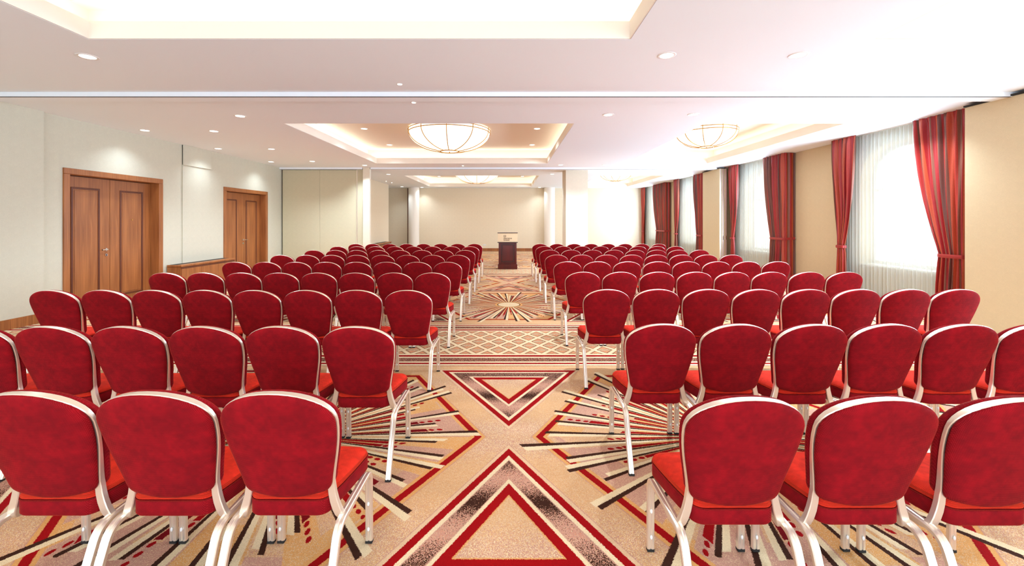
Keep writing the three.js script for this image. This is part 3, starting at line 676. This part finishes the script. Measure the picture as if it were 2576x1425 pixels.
const V = (x, y, z) => new THREE.Vector3(x, y, z);
const SEC = [[-17, -7], [-13.5, -11], [-4.5, -11], [0, -8], [4.5, -11], [13.5, -11], [17, -7], [17, 7], [13.5, 11], [4.5, 11], [0, 8], [-4.5, 11], [-13.5, 11], [-17, 7]].map(([a, b]) => [a / 1000, b / 1000]);
function legFrame(s) {
  const x = s * 0.2185, p = fillet([V(x, 0.008, -0.252), V(x, 0.362, -0.246), V(x, 0.362, 0.128), V(s * 0.219, 0.008, 0.262)], 0.055);
  return ringSolid(tubeSweep(p, () => V(1, 0, 0), () => SEC), (a, b, c) => [c, b], 0.5);
}
const footGeo = (x, z) => rbx(x - 0.0175, x + 0.0175, 0, 0.014, z - 0.0125, z + 0.0125, 0.003, 1);
const bumpGeo = (s, y) => new THREE.SphereGeometry(0.007, 8, 6).scale(0.9, 1.5, 0.7).translate(s * 0.2185, y, -0.2365);
G.frame = (() => {
  // right upright from under the seat, round the crown, down to the left
  const half = [], n = bh.length;
  for (const e of [[0.2325, 0.352, -0.03, 0.03, 0.02], [0.232, 0.35, 0.01, 0.031, 0.02], [0.2305, 0.3495, 0.035, 0.032, 0.021], [0.2275, 0.354, 0.053, 0.033, 0.022], [0.223, 0.364, 0.064, 0.034, 0.024], [0.2165, 0.38, 0.07, 0.034, 0.024], [0.208, 0.402, 0.0725, 0.034, 0.024], [0.198, 0.432, 0.0735, 0.033, 0.024], [0.19, 0.464, 0.074, 0.031, 0.024], [0.1855, 0.495, 0.0745, 0.029, 0.024]]) half.push([V(e[0], e[1], e[2]), V(1, -0.06, 0), e[3], e[4]]);
  const ins = insetLoop(OUT, -0.0012);
  for (let i = 7; i < n; i++) {
    const [u, v] = ins[i], a = OUT[i - 1], b = OUT[i + 1], l = Math.hypot(b[0] - a[0], b[1] - a[1]);
    const k = Math.min(1, (i - 7) / 5), q = (i - 7) / (n - 7), wide = q < 0.3 ? 0.024 - 0.008 * q / 0.3 : q < 0.45 ? 0.016 : 0.016 + 0.018 * Math.min(1, (q - 0.45) / 0.3);
    half.push([BM(u, v, 0.004), V((b[1] - a[1]) / l, -(b[0] - a[0]) / l, 0), 0.026 - 0.014 * k, wide]);
  }
  const all = [...half, [BM(0, 0.9412, 0.004), V(0, 1, 0), 0.012, 0.034], ...half.slice().reverse().map(([p, m, t, w]) => [V(-p.x, p.y, p.z), V(-m.x, m.y, m.z), t, w])];
  const rings = tubeSweep(all.map((e) => e[0]), (i) => all[i][1], (i) => { const t = all[i][2], w = all[i][3] / 2, c = 0.003; return [[-t, -w + c], [-t + c, -w], [-c, -w], [0, -w + c], [0, w - c], [-c, w], [-t + c, w], [-t, w - c]]; });
  return ringSolid(rings, (a, b) => [a, b], 0.6);
})();
G.legs = [legFrame(-1), legFrame(1)];
G.welt = (() => { const p = seatRing(-0.0003, 0.4445), pts = [...p]; const c = new THREE.CatmullRomCurve3(pts, true); return new THREE.TubeGeometry(c, 60, 0.003, 5, true); })();
G.under = rbx(-0.15, 0.15, 0.366, 0.378, -0.24, 0.05, 0.004, 1);
const footG = {}, bumpG = {};
for (const s of [-1, 1]) { footG[s] = [footGeo(s * 0.2185, -0.252), footGeo(s * 0.219, 0.262)]; bumpG[s] = [bumpGeo(s, 0.075), bumpGeo(s, 0.2)]; }
function makeChair(full) {
  const t = new THREE.Group();
  const seat = mesh('seat', G.seat, M.seatTopLit, t);
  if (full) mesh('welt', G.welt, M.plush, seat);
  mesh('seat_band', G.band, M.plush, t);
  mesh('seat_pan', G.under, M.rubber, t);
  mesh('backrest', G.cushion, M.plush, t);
  mesh('back_panel', G.rear, M.plush, t);
  mesh('back_frame', G.frame, M.alu, t);
  for (const s of [-1, 1]) {
    const l = mesh('leg_frame', G.legs[(s + 1) / 2], M.alu, t);
    if (full) { for (const f of footG[s]) mesh('foot', f, M.rubber, l); for (const b of bumpG[s]) mesh('bumper', b, M.plastic, l); }
  }
  return t;
}
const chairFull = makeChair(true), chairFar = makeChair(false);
const APZ = 0.22;                                             // the crown of the back, behind the chair's middle
const W = 0.4862, rowN = ['nearest row', 'second row', 'third row', 'fourth row', 'fifth row', 'sixth row', 'seventh row', 'eighth row', 'farthest row'];
const seatN = ['aisle seat', 'second seat', 'third seat', 'fourth seat', 'fifth seat', 'sixth seat', 'seventh seat', 'outermost seat'];
const LEFT = [[1.604, -0.913, 3], [2.605, -0.96, 6], [3.97, -0.968, 8], [5.3, -0.978, 8], [6.68, -0.985, 8], [8.02, -0.98, 8], [9.36, -0.985, 8], [10.72, -0.99, 8], [11.95, -0.985, 8]];
const RIGHT = [[1.55, 0.905, 3], [2.66, 0.99, 6], [4.02, 0.955, 8], [5.38, 0.962, 8], [6.76, 0.96, 8], [8.1, 0.935, 8], [9.45, 0.93, 8], [10.8, 0.925, 8], [11.95, 0.9, 8]];
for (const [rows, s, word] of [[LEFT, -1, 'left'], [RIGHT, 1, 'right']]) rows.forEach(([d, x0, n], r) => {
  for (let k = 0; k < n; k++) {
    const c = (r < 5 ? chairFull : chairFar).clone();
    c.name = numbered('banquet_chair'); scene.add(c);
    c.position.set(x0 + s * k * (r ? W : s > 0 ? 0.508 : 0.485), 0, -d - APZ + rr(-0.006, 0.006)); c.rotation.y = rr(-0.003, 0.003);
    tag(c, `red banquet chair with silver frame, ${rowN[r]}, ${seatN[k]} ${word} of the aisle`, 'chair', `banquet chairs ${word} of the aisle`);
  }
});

scene.traverse((o) => { if (o.isMesh) { o.castShadow = true; o.receiveShadow = true; } else if (o.isSpotLight) { o.castShadow = true; o.shadow.mapSize.set(512, 512); } });
renderer.render(scene, camera);
